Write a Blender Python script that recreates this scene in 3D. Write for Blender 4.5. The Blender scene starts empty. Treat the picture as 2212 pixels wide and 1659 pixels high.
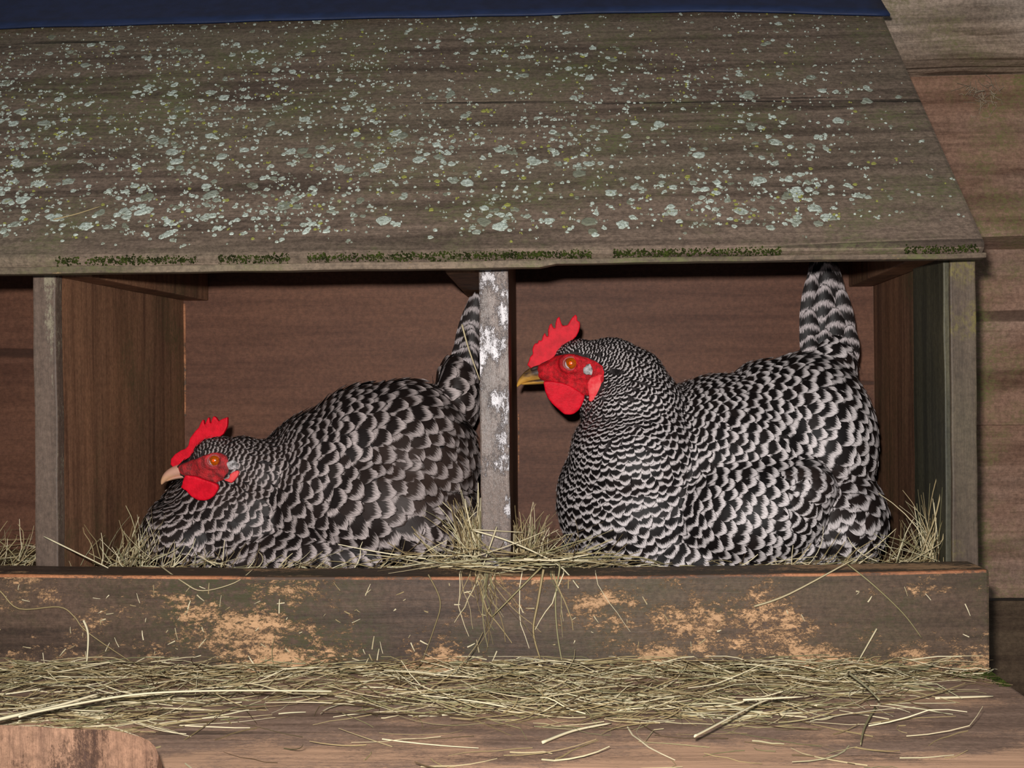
import bpy, bmesh, math, random
import numpy as np
from mathutils import Vector, Matrix, noise
from mathutils.bvhtree import BVHTree

random.seed(7)
rnd = random.uniform
R = math.radians
scene = bpy.context.scene
COL = scene.collection

# ------------------------------------------------------------------ camera
F, IW, IH = 2600.0, 2212, 1659          # focal length in photo pixels, photo size
D, ZC = 0.936, 1.0                       # eye distance from the box front (Y = 0), eye height
CAM = Vector((0, -D, ZC))
CM = (Matrix.Rotation(R(2.07), 3, 'Z') @ Matrix.Rotation(R(90), 3, 'X') @ Matrix.Rotation(R(-0.55), 3, 'Z'))
cd = bpy.data.cameras.new('camera')
cd.sensor_width = 36; cd.lens = F / IW * 36; cd.clip_start = 0.01
cam = bpy.data.objects.new('camera', cd); COL.objects.link(cam)
cam.matrix_world = Matrix.Translation(CAM) @ CM.to_4x4()
scene.camera = cam

# ------------------------------------------------------------------ light: dim day sky + the camera's flash
wd = bpy.data.worlds.new('world'); scene.world = wd; wd.use_nodes = True
wd.node_tree.nodes['Background'].inputs[0].default_value = (0.80, 0.90, 1.0, 1)
wd.node_tree.nodes['Background'].inputs[1].default_value = 0.16
fl = bpy.data.lights.new('camera_flash', 'POINT')
fl.energy = 44; fl.shadow_soft_size = 0.010; fl.color = (1.0, 0.965, 0.93)
flo = bpy.data.objects.new('camera_flash', fl); COL.objects.link(flo)
flo.location = CAM + CM @ Vector((-0.022, 0.045, 0.01))
vs = scene.view_settings
vs.view_transform = 'Standard'; vs.look = 'None'; vs.exposure = 0.06; vs.gamma = 1.0; vs.use_curve_mapping = False

# ------------------------------------------------------------------ photo pixel <-> place
def ray(px, py):
    return CM @ Vector(((px - 1106) / F, -(py - 829.5) / F, -1))
def W(px, py, Y):                        # point seen at a pixel, at depth Y
    d = ray(px, py); return CAM + d * ((Y + D) / d.y)
def Wz(px, py, z):                       # ... on a level plane
    d = ray(px, py); return CAM + d * ((z - ZC) / d.z)
CMI = CM.transposed()
def PX(p):
    q = CMI @ (Vector(p) - CAM); return 1106 + F * q.x / -q.z, 829.5 - F * q.y / -q.z

# ------------------------------------------------------------------ object helpers
def tag(o, label=None, cat=None, group=None, kind=None):
    if label: o['label'] = label
    if cat: o['category'] = cat
    if group: o['group'] = group
    if kind: o['kind'] = kind
    return o
def empty(name, loc):
    o = bpy.data.objects.new(name, None); o.empty_display_size = 0.05
    COL.objects.link(o); o.location = loc; return o
def obj(name, me, mat, parent=None, smooth=False):
    """links a mesh given in place coordinates; origin moved to its middle"""
    n = len(me.vertices); co = np.empty(n * 3, 'f'); me.vertices.foreach_get('co', co); co = co.reshape(-1, 3)
    c = (co.min(0) + co.max(0)) / 2
    me.vertices.foreach_set('co', (co - c).ravel()); me.update()
    if smooth: me.polygons.foreach_set('use_smooth', [True] * len(me.polygons))
    o = bpy.data.objects.new(name, me); COL.objects.link(o); me.name = name
    if mat and not me.materials: me.materials.append(mat)
    w = Vector([float(v) for v in c])
    if parent:
        o.parent = parent; base = Vector((0, 0, 0)); p = parent
        while p: base += p.location; p = p.parent
        o.location = w - base
    else: o.location = w
    return o
def mesh(name, v, f):
    me = bpy.data.meshes.new(name); me.from_pydata([tuple(p) for p in v], [], f); me.update(); return me
def bm_mesh(bm):
    me = bpy.data.meshes.new('m'); bmesh.ops.recalc_face_normals(bm, faces=bm.faces); bm.to_mesh(me); bm.free(); return me
def evald(me, mods):
    o = bpy.data.objects.new('tmp', me); COL.objects.link(o)
    for kind, kw in mods:
        m = o.modifiers.new('m', kind)
        for k, v in kw.items(): setattr(m, k, v)
    dg = bpy.context.evaluated_depsgraph_get()
    out = bpy.data.meshes.new_from_object(o.evaluated_get(dg))
    bpy.data.objects.remove(o); bpy.data.meshes.remove(me)
    return out
def hexa(c, n=12, axis=0, bev=0.0015, wob=0.0006, seed=0):
    """a timber: 8 corners (z low: 4 ccw, z high: 4 ccw), cut n times along an axis, worn edges"""
    bm = bmesh.new()
    v = [bm.verts.new(p) for p in c]
    for f in ((3, 2, 1, 0), (4, 5, 6, 7), (0, 1, 5, 4), (1, 2, 6, 5), (2, 3, 7, 6), (3, 0, 4, 7)):
        bm.faces.new([v[i] for i in f])
    bmesh.ops.bevel(bm, geom=bm.edges[:], offset=bev, segments=2, affect='EDGES', profile=0.6)
    lo = [min(p[i] for p in c) for i in range(3)]; hi = [max(p[i] for p in c) for i in range(3)]
    for k in range(1, n):
        pt = Vector([(a + b) / 2 for a, b in zip(lo, hi)]); pt[axis] = lo[axis] + (hi[axis] - lo[axis]) * k / n
        nm = Vector((0, 0, 0)); nm[axis] = 1
        bmesh.ops.bisect_plane(bm, geom=bm.verts[:] + bm.edges[:] + bm.faces[:], plane_co=pt, plane_no=nm)
    if wob:
        for q in bm.verts:
            p = q.co * 22 + Vector((seed * 3.1, seed * 1.7, 0))
            q.co += Vector((noise.noise(p), noise.noise(p + Vector((9, 0, 0))), noise.noise(p + Vector((0, 9, 5))))) * wob
    return bm_mesh(bm)
def box(x0, x1, y0, y1, z0, z1, **k):
    return hexa([(x0, y0, z0), (x1, y0, z0), (x1, y1, z0), (x0, y1, z0), (x0, y0, z1), (x1, y0, z1), (x1, y1, z1), (x0, y1, z1)], **k)

# ------------------------------------------------------------------ materials
def lin(r, g, b):
    f = lambda c: (c / 255 / 12.92) if c <= 10 else ((c / 255 + .055) / 1.055) ** 2.4
    return (f(r), f(g), f(b), 1)
class NT:
    def __init__(s, name):
        s.m = bpy.data.materials.new(name); s.m.use_nodes = True; s.t = s.m.node_tree
        s.b = s.t.nodes['Principled BSDF']
    def n(s, typ, **kw):
        x = s.t.nodes.new(typ)
        for k, v in kw.items():
            if k in ('inp',):
                for a, b in v.items(): s.set(x, a, b)
            else: setattr(x, k, v)
        return x
    def set(s, node, key, val):
        i = node.inputs[key]
        if hasattr(val, 'node'): s.t.links.new(val, i)
        else: i.default_value = val
    def coord(s, kind='Object'): return s.n('ShaderNodeTexCoord').outputs[kind]
    def map(s, vec, scale, loc=(0, 0, 0)):
        return s.n('ShaderNodeMapping', inp={'Vector': vec, 'Scale': scale, 'Location': loc}).outputs[0]
    def noise(s, vec, scale, detail=6, rough=.6, dist=0):
        return s.n('ShaderNodeTexNoise', inp={'Vector': vec, 'Scale': scale, 'Detail': detail, 'Roughness': rough, 'Distortion': dist}).outputs['Fac']
    def ramp(s, fac, lo, hi):
        return s.n('ShaderNodeMapRange', interpolation_type='SMOOTHSTEP', inp={0: fac, 1: lo, 2: hi}).outputs[0]
    def math(s, op, a, b=0.0, c=0.0, clamp=False):
        return s.n('ShaderNodeMath', operation=op, use_clamp=clamp, inp={0: a, 1: b, 2: c}).outputs[0]
    def mix(s, fac, a, b, blend='MIX'):
        x = s.n('ShaderNodeMix', data_type='RGBA', blend_type=blend)
        s.set(x, 0, fac); s.set(x, 6, a); s.set(x, 7, b); return x.outputs[2]
    def attr(s, name): return s.n('ShaderNodeAttribute', attribute_name=name).outputs['Fac']
    def rand(s): return s.n('ShaderNodeObjectInfo').outputs['Random']
    def sep(s, vec): return s.n('ShaderNodeSeparateXYZ', inp={0: vec}).outputs
    def bump(s, h, strength=.4, dist=.001):
        s.set(s.b, 'Normal', s.n('ShaderNodeBump', inp={'Height': h, 'Strength': strength, 'Distance': dist}).outputs[0])
    def done(s, col, rough=.7, spec=.3):
        s.set(s.b, 'Base Color', col); s.set(s.b, 'Roughness', rough); s.set(s.b, 'Specular IOR Level', spec); return s.m

def wood(name, dark, mid, light, axis=0, rough=.6, spec=.35, wear=None, moss=None, speck=None, grain=1.0, bump=.5, mottle=.25):
    """stained, weathered timber; wear = (colour, lo, hi, scale, stretch, gradient) peeled stain, on the middle post painted glints too; moss = (colour, lo, hi, scale)"""
    t = NT(name)
    co = t.n('ShaderNodeVectorMath', operation='ADD')
    t.set(co, 0, t.coord()); rv = t.n('ShaderNodeCombineXYZ'); r = t.math('MULTIPLY', t.rand(), 17.0)
    for i in range(3): t.set(rv, i, r)
    t.set(co, 1, rv.outputs[0]); co = co.outputs[0]
    def st(k, a=axis):
        s_ = [1.0] * 3; s_[a] = k; return tuple(s_)
    g1 = t.noise(t.map(co, st(.06)), 60 * grain, 8, .65, .4)
    g2 = t.noise(t.map(co, st(.03)), 260 * grain, 4, .7)
    g3 = t.noise(t.map(co, st(.35)), 9, 4, .6)
    col = t.mix(t.ramp(g1, .32, .62), dark, mid)
    col = t.mix(t.math('MULTIPLY', t.ramp(g3, .42, .75), .65), col, light)
    col = t.mix(t.math('MULTIPLY', t.ramp(g2, .5, .78), .55), col, dark)
    g4 = t.noise(t.map(co, st(.22)), 900, 3, .8)
    col = t.mix(1.0, col, t.mix(g4, (.55, .55, .55, 1), (1.45, 1.42, 1.4, 1)), 'MULTIPLY')
    iso = t.noise(co, 240, 6, .8)
    col = t.mix(1.0, col, t.mix(t.ramp(iso, .3, .7), (1 - mottle, 1 - mottle, 1 - mottle, 1), (1 + mottle, 1 + mottle, 1 + mottle, 1)), 'MULTIPLY')
    crack = t.ramp(t.noise(t.map(co, st(.05)), 34 * grain, 2, .4, .3), .315, .285)
    col = t.mix(t.math('MULTIPLY', crack, .7), col, tuple(c * .35 for c in dark[:3]) + (1,))
    hgt = t.math('ADD', t.math('MULTIPLY', g1, .6), t.math('ADD', t.math('MULTIPLY', g2, .5), t.math('MULTIPLY', g4, .3)))
    hgt = t.math('SUBTRACT', hgt, crack)
    if moss:
        mc, lo, hi, sc = moss
        m = t.math('MULTIPLY', t.ramp(t.noise(co, sc, 7, .7), lo, hi), t.ramp(t.noise(t.map(co, st(.6)), 330, 5, .8), .38, .58))
        col = t.mix(m, col, mc)
    if wear:
        wc, lo, hi, sc, stretch, grad = wear
        w = t.noise(t.map(co, st(stretch)), sc, 12, .8, .3)
        w = t.math('ADD', t.math('MULTIPLY', w, .55), t.math('MULTIPLY', t.noise(t.map(co, st(.5)), sc * 6, 5, .85), .45))
        big = t.noise(t.map(co, st(.5)), sc * .22, 3, .5)
        w = t.math('ADD', t.math('MULTIPLY', w, .6), t.math('MULTIPLY', big, .4))
        if grad:
            ax, a, b, amt = grad
            w = t.math('ADD', w, t.math('MULTIPLY', t.ramp(t.sep(t.coord('Generated'))[ax], a, b), amt))
        wm = t.ramp(w, lo, hi)
        wcol = t.mix(t.ramp(g2, .3, .7), wc, tuple(c * .62 for c in wc[:3]) + (1,))
        col = t.mix(wm, col, wcol); hgt = t.math('SUBTRACT', hgt, t.math('MULTIPLY', wm, .35))
    if speck:
        sc_, lo, hi, ssc = speck
        sm = t.ramp(t.noise(t.map(co, st(.6)), ssc, 3, .5), lo, hi)
        col = t.mix(sm, col, sc_)
    t.bump(hgt, bump, .0012)
    return t.done(col, rough, spec)

WORN = lin(198, 156, 116)
m_roof = wood('roof_wood', lin(76, 64, 55), lin(119, 102, 89), lin(115, 105, 87), 0, .75, .2, moss=(lin(100, 102, 66), .46, .70, 9), wear=(lin(176, 150, 116), .60, .65, 75, .16, None), bump=.9, mottle=.4)
m_back = wood('back_panel_wood', lin(80, 51, 39), lin(101, 68, 53), lin(115, 78, 58), 0, .6, .25, bump=.35)
m_side = wood('side_panel_wood', lin(82, 57, 44), lin(126, 92, 70), lin(146, 104, 76), 2, .6, .25, moss=(lin(82, 76, 50), .5, .75, 7), bump=.4)
m_board = wood('front_board_wood', lin(58, 45, 37), lin(88, 70, 58), lin(80, 71, 53), 0, .6, .3, moss=(lin(64, 62, 38), .44, .70, 9), wear=(WORN, .530, .575, 90, .6, (2, .40, -.1, .055)), bump=.6, mottle=.35)
m_lip = wood('lip_wood', lin(74, 62, 52), lin(112, 97, 82), lin(104, 98, 78), 0, .7, .25, moss=(lin(92, 94, 56), .42, .66, 12), wear=(lin(196, 164, 120), .56, .60, 70, .12, None), bump=.6, mottle=.35)
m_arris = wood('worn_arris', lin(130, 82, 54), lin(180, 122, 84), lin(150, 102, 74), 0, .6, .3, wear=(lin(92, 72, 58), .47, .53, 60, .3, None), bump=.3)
m_shelf = wood('shelf_wood', lin(112, 90, 77), lin(152, 126, 110), lin(170, 138, 118), 0, .65, .3, wear=(lin(216, 172, 140), .50, .60, 90, .4, (1, .50, -.05, .13)), bump=.5)
m_postl = wood('post_wood_striped', lin(74, 60, 52), lin(98, 82, 72), lin(106, 92, 80), 2, .55, .3, wear=(lin(150, 140, 118), .555, .60, 60, .05, None), bump=.4)
m_postm = wood('post_wood_chip_glints', lin(80, 67, 60), lin(114, 98, 90), lin(124, 106, 94), 2, .4, .5, wear=(lin(214, 208, 210), .54, .58, 330, .5, (2, .15, .65, .040)), bump=.9)  # whitish wear colour paints in the flash glints on its glossy chips
m_postr = wood('post_wood_mossy', lin(66, 54, 46), lin(88, 74, 63), lin(88, 80, 63), 2, .6, .3, moss=(lin(116, 106, 54), .48, .66, 14), bump=.4)
m_wet = wood('damp_post_wood', lin(40, 40, 32), lin(66, 64, 50), lin(84, 78, 56), 2, .55, .3, wear=(lin(134, 112, 74), .58, .65, 60, .12, None), bump=.5)
m_clad = wood('weathered_cladding', lin(92, 76, 62), lin(158, 137, 119), lin(184, 168, 154), 0, .8, .15, moss=(lin(116, 110, 76), .52, .74, 10), grain=1.5, bump=.9, mottle=.35)
m_clad2 = wood('brown_cladding', lin(96, 70, 56), lin(144, 112, 94), lin(176, 150, 134), 0, .8, .15, moss=(lin(112, 112, 66), .46, .66, 7), grain=.9, bump=.8, mottle=.3)
m_dark = wood('dark_boarding', lin(66, 52, 42), lin(94, 78, 62), lin(104, 88, 70), 0, .8, .1, bump=.4)
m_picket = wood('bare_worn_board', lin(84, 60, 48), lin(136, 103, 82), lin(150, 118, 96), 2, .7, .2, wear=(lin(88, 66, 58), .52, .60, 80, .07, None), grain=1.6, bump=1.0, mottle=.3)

def simple(name, col, rough=.5, spec=.4, sub=None, nb=None, var=None):
    t = NT(name); c = col
    if var:
        c = t.mix(t.ramp(t.noise(t.coord(), var[1], 5), .35, .65), col, var[0])
    if nb:
        t.bump(t.noise(t.coord(), nb[0], 3), nb[1], nb[2])
    m = t.done(c, rough, spec)
    if sub:
        t.set(t.b, 'Subsurface Weight', sub); t.set(t.b, 'Subsurface Radius', (.004, .001, .0008))
    return m
m_sheet = simple('navy_sheet', lin(34, 46, 78), .55, .3, var=(lin(30, 40, 66), 60), nb=(500, .2, .0006))
m_red = simple('comb_red', lin(210, 16, 38), .5, .12, .03, (800, .35, .0006), (lin(184, 10, 30), 160))
m_face = simple('face_red', lin(208, 28, 40), .5, .2, .03, (1000, 1.0, .0010), (lin(150, 28, 32), 260))
m_face2 = simple('face_red_dusky', lin(196, 44, 50), .55, .35, .04, (1000, 1.0, .0010), (lin(120, 40, 40), 170))
m_lobe = simple('lobe_red', lin(214, 36, 48), .5, .15, .03, (700, .6, .0008), (lin(224, 84, 84), 150))
m_tuft = simple('ear_tuft_grey', lin(196, 190, 190), .8, .2, None, (900, 1, .001), (lin(90, 86, 84), 330))
m_lid = simple('eyelid', lin(158, 52, 52), .5, .35, None, (1200, .6, .0005), (lin(150, 84, 80), 500))
m_iris = simple('iris_amber', lin(176, 84, 4), .25, .4, None, None, (lin(140, 60, 2), 900))
m_pupil = simple('pupil_red_eye', lin(226, 84, 2), .2, .5)  # bright orange paints the flash's red-eye reflection into the pupil
m_ring = simple('pupil_ring', lin(58, 20, 6), .3, .5)
m_sclera = simple('eye_corner', lin(206, 190, 194), .25, .6)
m_nost = simple('nostril_dark', lin(48, 34, 28), .6, .3)
def beakmat(name, a, b, sc):
    t = NT(name)
    z = t.sep(t.coord('Generated'))
    f = t.math('ADD', t.ramp(z[2], .22, .62), t.math('MULTIPLY', t.math('SUBTRACT', t.noise(t.map(t.coord(), (.5, 1, 1.5)), sc, 4), .5), 1.6), clamp=True)
    t.bump(t.noise(t.coord(), 400, 3), .2, .0005)
    return t.done(t.mix(f, a, b), .35, .5)
m_beak = beakmat('horn_beak_dark', lin(196, 146, 66), lin(66, 50, 42), 170)
m_beak2 = beakmat('horn_beak_pale', lin(206, 160, 124), lin(198, 150, 130), 170)

def feathermat(name, dark, light, soft=.26, brown=lin(62, 48, 43), nz=.30, fall=.30):
    t = NT(name)
    uv = t.n('ShaderNodeUVMap').outputs[0]; s = t.sep(uv)
    barb = t.noise(t.map(uv, (26, 3.0, 1)), 1.0, 2, .5)
    v = t.math('ADD', s[1], t.math('MULTIPLY', t.math('SUBTRACT', barb, .5), nz))
    t_ = t.math('FRACT', t.math('ADD', v, 8.0))
    k = t.math('MULTIPLY', t.ramp(t_, .01, .14), t.math('SUBTRACT', 1.0, t.ramp(t_, fall, fall + soft)))
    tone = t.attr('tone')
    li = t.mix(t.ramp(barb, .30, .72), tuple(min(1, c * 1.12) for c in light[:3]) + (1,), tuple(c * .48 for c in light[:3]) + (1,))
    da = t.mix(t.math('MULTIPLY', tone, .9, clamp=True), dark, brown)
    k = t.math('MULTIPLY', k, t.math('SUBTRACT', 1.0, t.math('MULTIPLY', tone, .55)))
    t.bump(barb, .25, .0004)
    return t.done(t.mix(k, da, li), .55, .22)
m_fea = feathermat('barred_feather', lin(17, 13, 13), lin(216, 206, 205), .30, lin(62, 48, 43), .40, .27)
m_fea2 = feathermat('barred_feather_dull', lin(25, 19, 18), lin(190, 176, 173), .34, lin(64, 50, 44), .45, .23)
m_tail = feathermat('barred_tail_feather', lin(17, 14, 14), lin(190, 178, 178), .4, lin(60, 50, 48), .8, .22)
m_skin = simple('under_plumage', lin(22, 18, 18), .8, .1, None, None, (lin(60, 55, 55), 160))

def haymat():
    t = NT('dry_hay'); tone = t.attr('tone')
    a = t.mix(t.ramp(tone, 0, .5), lin(74, 58, 38), lin(150, 132, 94))
    a = t.mix(t.ramp(tone, .5, 1), a, lin(216, 204, 170))
    a = t.mix(t.math('MULTIPLY', t.ramp(t.attr('green'), .6, 1), .5), a, lin(126, 130, 94))
    return t.done(a, .55, .35)
m_hay = haymat()
def lichenmat():
    t = NT('lichen'); n_ = t.noise(t.coord(), 420, 4, .7)
    a = t.mix(t.ramp(n_, .35, .65), lin(134, 140, 126), lin(196, 206, 196))
    a = t.mix(t.ramp(t.attr('tone'), .0, .6), lin(108, 108, 90), a)
    a = t.mix(t.ramp(t.attr('green'), .88, .9), a, lin(140, 140, 72))
    t.bump(n_, .8, .001)
    return t.done(a, .9, .1)
m_lichen = lichenmat()
m_moss = simple('moss', lin(70, 80, 34), .95, .05, None, (700, 1, .002), (lin(40, 44, 22), 120))
m_web = simple('dusty_web', lin(150, 136, 116), .9, .1)

# ================================================================== SETTING: weatherboard wall behind
WY = 0.375
wall = empty('wall_back', (0.1, WY, ZC - 0.6)); tag(wall, kind='structure')
# overlapping boards: lower edge heights relative to the eye
edges = [0.515, 0.322, 0.137, -0.0485, -0.2335]
mats = [m_clad, m_clad, m_clad2, m_clad2, m_clad2]
for i, e in enumerate(edges):
    top = e + 0.206
    th = 0.046 if i < 3 else 0.012
    y1 = WY
    ch_ = .011 if i < 3 else 0
    c = [(-1.15, y1 - th, ZC + e + ch_), (0.95, y1 - th, ZC + e + ch_), (0.95, y1 + .006, ZC + e), (-1.15, y1 + .006, ZC + e),
         (-1.15, y1 - .004, ZC + top), (0.95, y1 - .004, ZC + top), (0.95, y1 + .006, ZC + top), (-1.15, y1 + .006, ZC + top)]
    obj('weatherboard', hexa(c, n=40, bev=.0015, wob=.0012, seed=i), mats[i], wall)
obj('lower_boarding', box(-1.15, .95, WY + .0, WY + .02, ZC - .62, ZC - .238, n=20, bev=.001), m_dark, wall)

# ================================================================== NEST BOX
nb = empty('nest_box', (-0.05, 0.14, ZC - 0.25))
tag(nb, 'brown timber nest box with open compartments, front board and lichen-covered sloping roof', 'nest box')
BY = 0.28                                # face of the back panel
SH = ZC - 0.2145                         # top of the landing shelf
obj('back_panel', box(-.80, .3195, BY, BY + .012, ZC - .26, ZC + .352, n=16, bev=.0008, wob=0), m_back, nb)
obj('floor_panel', box(-.80, .318, .0, BY, ZC - .235, ZC - .222, n=6, bev=.0008, wob=0), m_side, nb)
back = bpy.data.objects['back_panel']
obj('panel_edge', box(-.3788, -.3766, BY - .0012, BY + .001, ZC - .03, ZC + .085, n=24, axis=2, bev=.0003, wob=.0008), m_arris, back)
obj('panel_edge', box(-.0385, -.0372, BY - .0012, BY + .001, ZC - .09, ZC - .03, n=12, axis=2, bev=.0003, wob=.0006), m_arris, back)
def roofz(y): return 0.0885 + (y + 0.035) * 0.893
def divider(x0, x1, shift, mp, ms, fw, post_d=.012):
    """a plank set edge-on: weathered front edge (post) and the panel running to the back"""
    def hx(a, b, ya, yb, sa, sb, **k):
        e0, e1 = (b + sa, b + sb) if x0 < .3 else (b - .0015 * ya / .02 * (ya > .005), b - .0035)
        za, zb = ZC + roofz(ya) - .004, ZC + roofz(yb) - .004
        return hexa([(a + sa, ya, ZC - .222), (e0, ya, ZC - .222), (e1, yb, ZC - .222), (a + sb, yb, ZC - .222),
                     (a + sa, ya, za), (e0, ya, za), (e1, yb, zb), (a + sb, yb, zb)], **k)
    f = post_d / BY
    dv = obj('divider', hx(x0 + .0008, x1 - .0008, post_d - .002, BY, shift * f, shift, n=10, axis=2, bev=.0008, wob=.0003), ms, nb)
    obj('front_edge', hx(x0, x1, 0, post_d, 0, shift * f, n=26, axis=2, bev=.0014, wob=.0009, seed=x0 * 50), mp, dv)
    return dv
divider(-.780, -.760, 0, m_postl, m_side, 0)
dl = divider(-.4117, -.3932, .0155, m_postl, m_side, 0)
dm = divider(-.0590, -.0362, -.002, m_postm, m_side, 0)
dr = divider(.3035, .3232, .014, m_postr, m_side, 0)
obj('damp_post', hexa([(.2995, .004, ZC - .222), (.306, .004, ZC - .222), (.3085, .095, ZC - .222), (.303, .095, ZC - .222),
                       (.2995, .004, ZC + .112), (.306, .004, ZC + .112), (.3085, .095, ZC + .19), (.303, .095, ZC + .19)], n=16, axis=2, bev=.0012, wob=.0008), m_wet, nb)
# battens under the roof, along the compartment sides
obj('roof_batten', hexa([(-.393, .01, ZC + .088), (-.368, .01, ZC + .088), (-.3525, BY, ZC + .088), (-.3777, BY, ZC + .088),
                         (-.393, .01, ZC + .122), (-.368, .01, ZC + .122), (-.3525, BY, ZC + .125), (-.3777, BY, ZC + .125)], n=6, axis=1), m_side, nb)
obj('roof_batten', hexa([(-.086, .01, ZC + .088), (-.059, .01, ZC + .088), (-.061, BY, ZC + .088), (-.088, BY, ZC + .088),
                         (-.086, .01, ZC + .122), (-.059, .01, ZC + .122), (-.061, BY, ZC + .125), (-.088, BY, ZC + .125)], n=6, axis=1), m_side, nb)
obj('roof_batten', hexa([(.280, .01, ZC + .094), (.3035, .01, ZC + .094), (.3175, BY, ZC + .094), (.294, BY, ZC + .094),
                         (.280, .01, ZC + .124), (.3035, .01, ZC + .124), (.3175, BY, ZC + .125), (.294, BY, ZC + .125)], n=6, axis=1), m_side, nb)

# front board (a timber on edge, slightly crowned)
fb = box(-.80, .3155, -.045, -.0005, ZC - .2140, ZC - .1385, n=60, bev=.0022, wob=.0007)
for v in fb.vertices:
    v.co.z -= .0042 * max(0, 1 - ((v.co.x + .06) / .40) ** 2) * (1 if v.co.z > ZC - .18 else 0)
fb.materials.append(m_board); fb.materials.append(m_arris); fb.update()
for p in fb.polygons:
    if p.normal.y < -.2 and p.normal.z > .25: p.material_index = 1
front_board = obj('front_board', fb, m_board, nb)

# roof board
RS = math.sqrt(1 + .893 ** 2); rn = Vector((0, -.893, 1)) / RS; rd = Vector((0, 1, .893)) / RS
def roofpt(x, s, h=0.0):                 # s metres up the slope from the front edge, h above the face
    return Vector((x, -.0445, ZC + .0985)) + rd * s + rn * h
RL = 0.555
cs = []
for h in (-.0150, 0):
    cs += [roofpt(-.86, 0, h), roofpt(.3155, 0, h), roofpt(.3220, RL, h), roofpt(-.86, RL, h)]
rm = hexa(cs, n=90, axis=0, bev=.0035, wob=.0009, seed=3)
for v in rm.vertices:                    # split and chipped lower lip
    if v.co.y < -.028 and v.co.z < ZC + .094:
        v.co.z += .0016 * noise.noise(Vector((v.co.x * 30, 0, 0))) + (.0018 if v.co.x > .0 else -.0010)
roof = obj('roof', rm, m_roof, nb)
lp = box(-.86, .3155, -.0462, -.032, ZC + .0868, ZC + .0918, n=90, bev=.0012, wob=.0007, seed=8)
for v in lp.vertices:
    v.co.z += (.0018 if v.co.x > .0 else -.0008) * (1 if v.co.z < ZC + .089 else .4)
obj('roof_lip', lp, m_lip, roof)
# pale growths on the roof: too many to count
class Soup:
    def __init__(s): s.v = []; s.f = []; s.t = []; s.g = []
    def build(s, name, mat, parent=None, smooth=False):
        me = mesh(name, s.v, s.f)
        for nm, d in (('tone', s.t), ('green', s.g)):
            a = me.attributes.new(nm, 'FLOAT', 'POINT'); a.data.foreach_set('value', d)
        return obj(name, me, mat, parent, smooth)
lich = Soup()
def lichen(x, s, r, tone, green):
    k = 6 if r < .001 else random.randint(8, 12); b = len(lich.v); ph = rnd(0, 6)
    lich.v.append(roofpt(x, s, .0006)); lich.t.append(tone * .75); lich.g.append(green)
    for ring, (q, h) in enumerate(((.7, .0008), (1.0, .0001))):
        for i in range(k):
            a = 2 * math.pi * i / k
            rr = r * q * (1 + .42 * noise.noise(Vector((math.cos(a) * 1.7 + ph * 7, math.sin(a) * 1.7, ph))) + rnd(-.16, .16))
            lich.v.append(roofpt(x + math.cos(a) * rr, s + math.sin(a) * rr, h)); lich.t.append(tone); lich.g.append(green)
    for i in range(k):
        j = (i + 1) % k
        lich.f.append((b, b + 1 + i, b + 1 + j))
        lich.f.append((b + 1 + i, b + 1 + k + i, b + 1 + k + j, b + 1 + j))
cnt = 0
while cnt < 15000:
    x = rnd(-.85, .315); s = rnd(.012, .40)
    px, py = PX(roofpt(x, s))
    dens = .50 + .38 * max(0, 1 - (px + 200) / 1500) + .30 * max(0, (py - 250) / 300)
    dens *= .55 + .70 * max(0, min(1, .5 + 1.3 * noise.noise(Vector((x * 9, s * 9, 2)))))
    if px > 1750: dens *= max(.12, 1 - (px - 1750) / 260)
    if py < 110: dens *= .5
    if s < .026: dens *= .12
    if rnd(0, 1) > dens: continue
    r = min(.0052, .00052 * math.exp(abs(random.gauss(0, .90)))) * (1.0 + .25 * max(0, (py - 300) / 250))
    if py < 200: r *= .85
    t_ = rnd(.1, 1.0); g_ = rnd(0, 1) if r < .0025 else .2
    for q in range(1 if rnd(0, 1) < .55 else random.randint(2, 4)):
        lichen(x + random.gauss(0, 1.3) * r * (q > 0), s + random.gauss(0, 1.0) * r * (q > 0), r * (1 if q == 0 else rnd(.35, .8)), t_, g_)
        cnt += 1
tag(lich.build('lichen_patches', m_lichen, roof), kind='stuff')
# moss along the lower lip
mossv = Soup()
for _ in range(6000):
    x = rnd(-.75, .31)
    if noise.noise(Vector((x * 7, 4, 0))) + .5 * noise.noise(Vector((x * 40, 1, 0))) < -.12: continue
    s = random.gauss(-.001, .0012); h = -abs(random.gauss(.003, .002)); r = rnd(.0003, .0011); b = len(mossv.v)
    p = roofpt(x, s, h) + Vector((0, -.0012, 0))
    for d_ in ((1, 0, 0), (0, 0, 1), (-1, 0, 0), (0, 0, -1), (0, -1, 0)):
        mossv.v.append(p + Vector(d_) * r * rnd(.6, 1.2)); mossv.t.append(0); mossv.g.append(0)
    for i in range(4): mossv.f.append((b + i, b + (i + 1) % 4, b + 4))
tag(mossv.build('edge_moss', m_moss, roof), kind='stuff')

# ================================================================== LANDING SHELF, SHEET, PICKET
sh = box(-.80, .3165, -.30, -.0, SH - .022, SH, n=40, bev=.003, wob=.0007, seed=5)
shelf = obj('landing_shelf', sh, m_shelf)
tag(shelf, 'worn brown landing shelf strewn with hay in front of the nest box', 'shelf')

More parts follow.
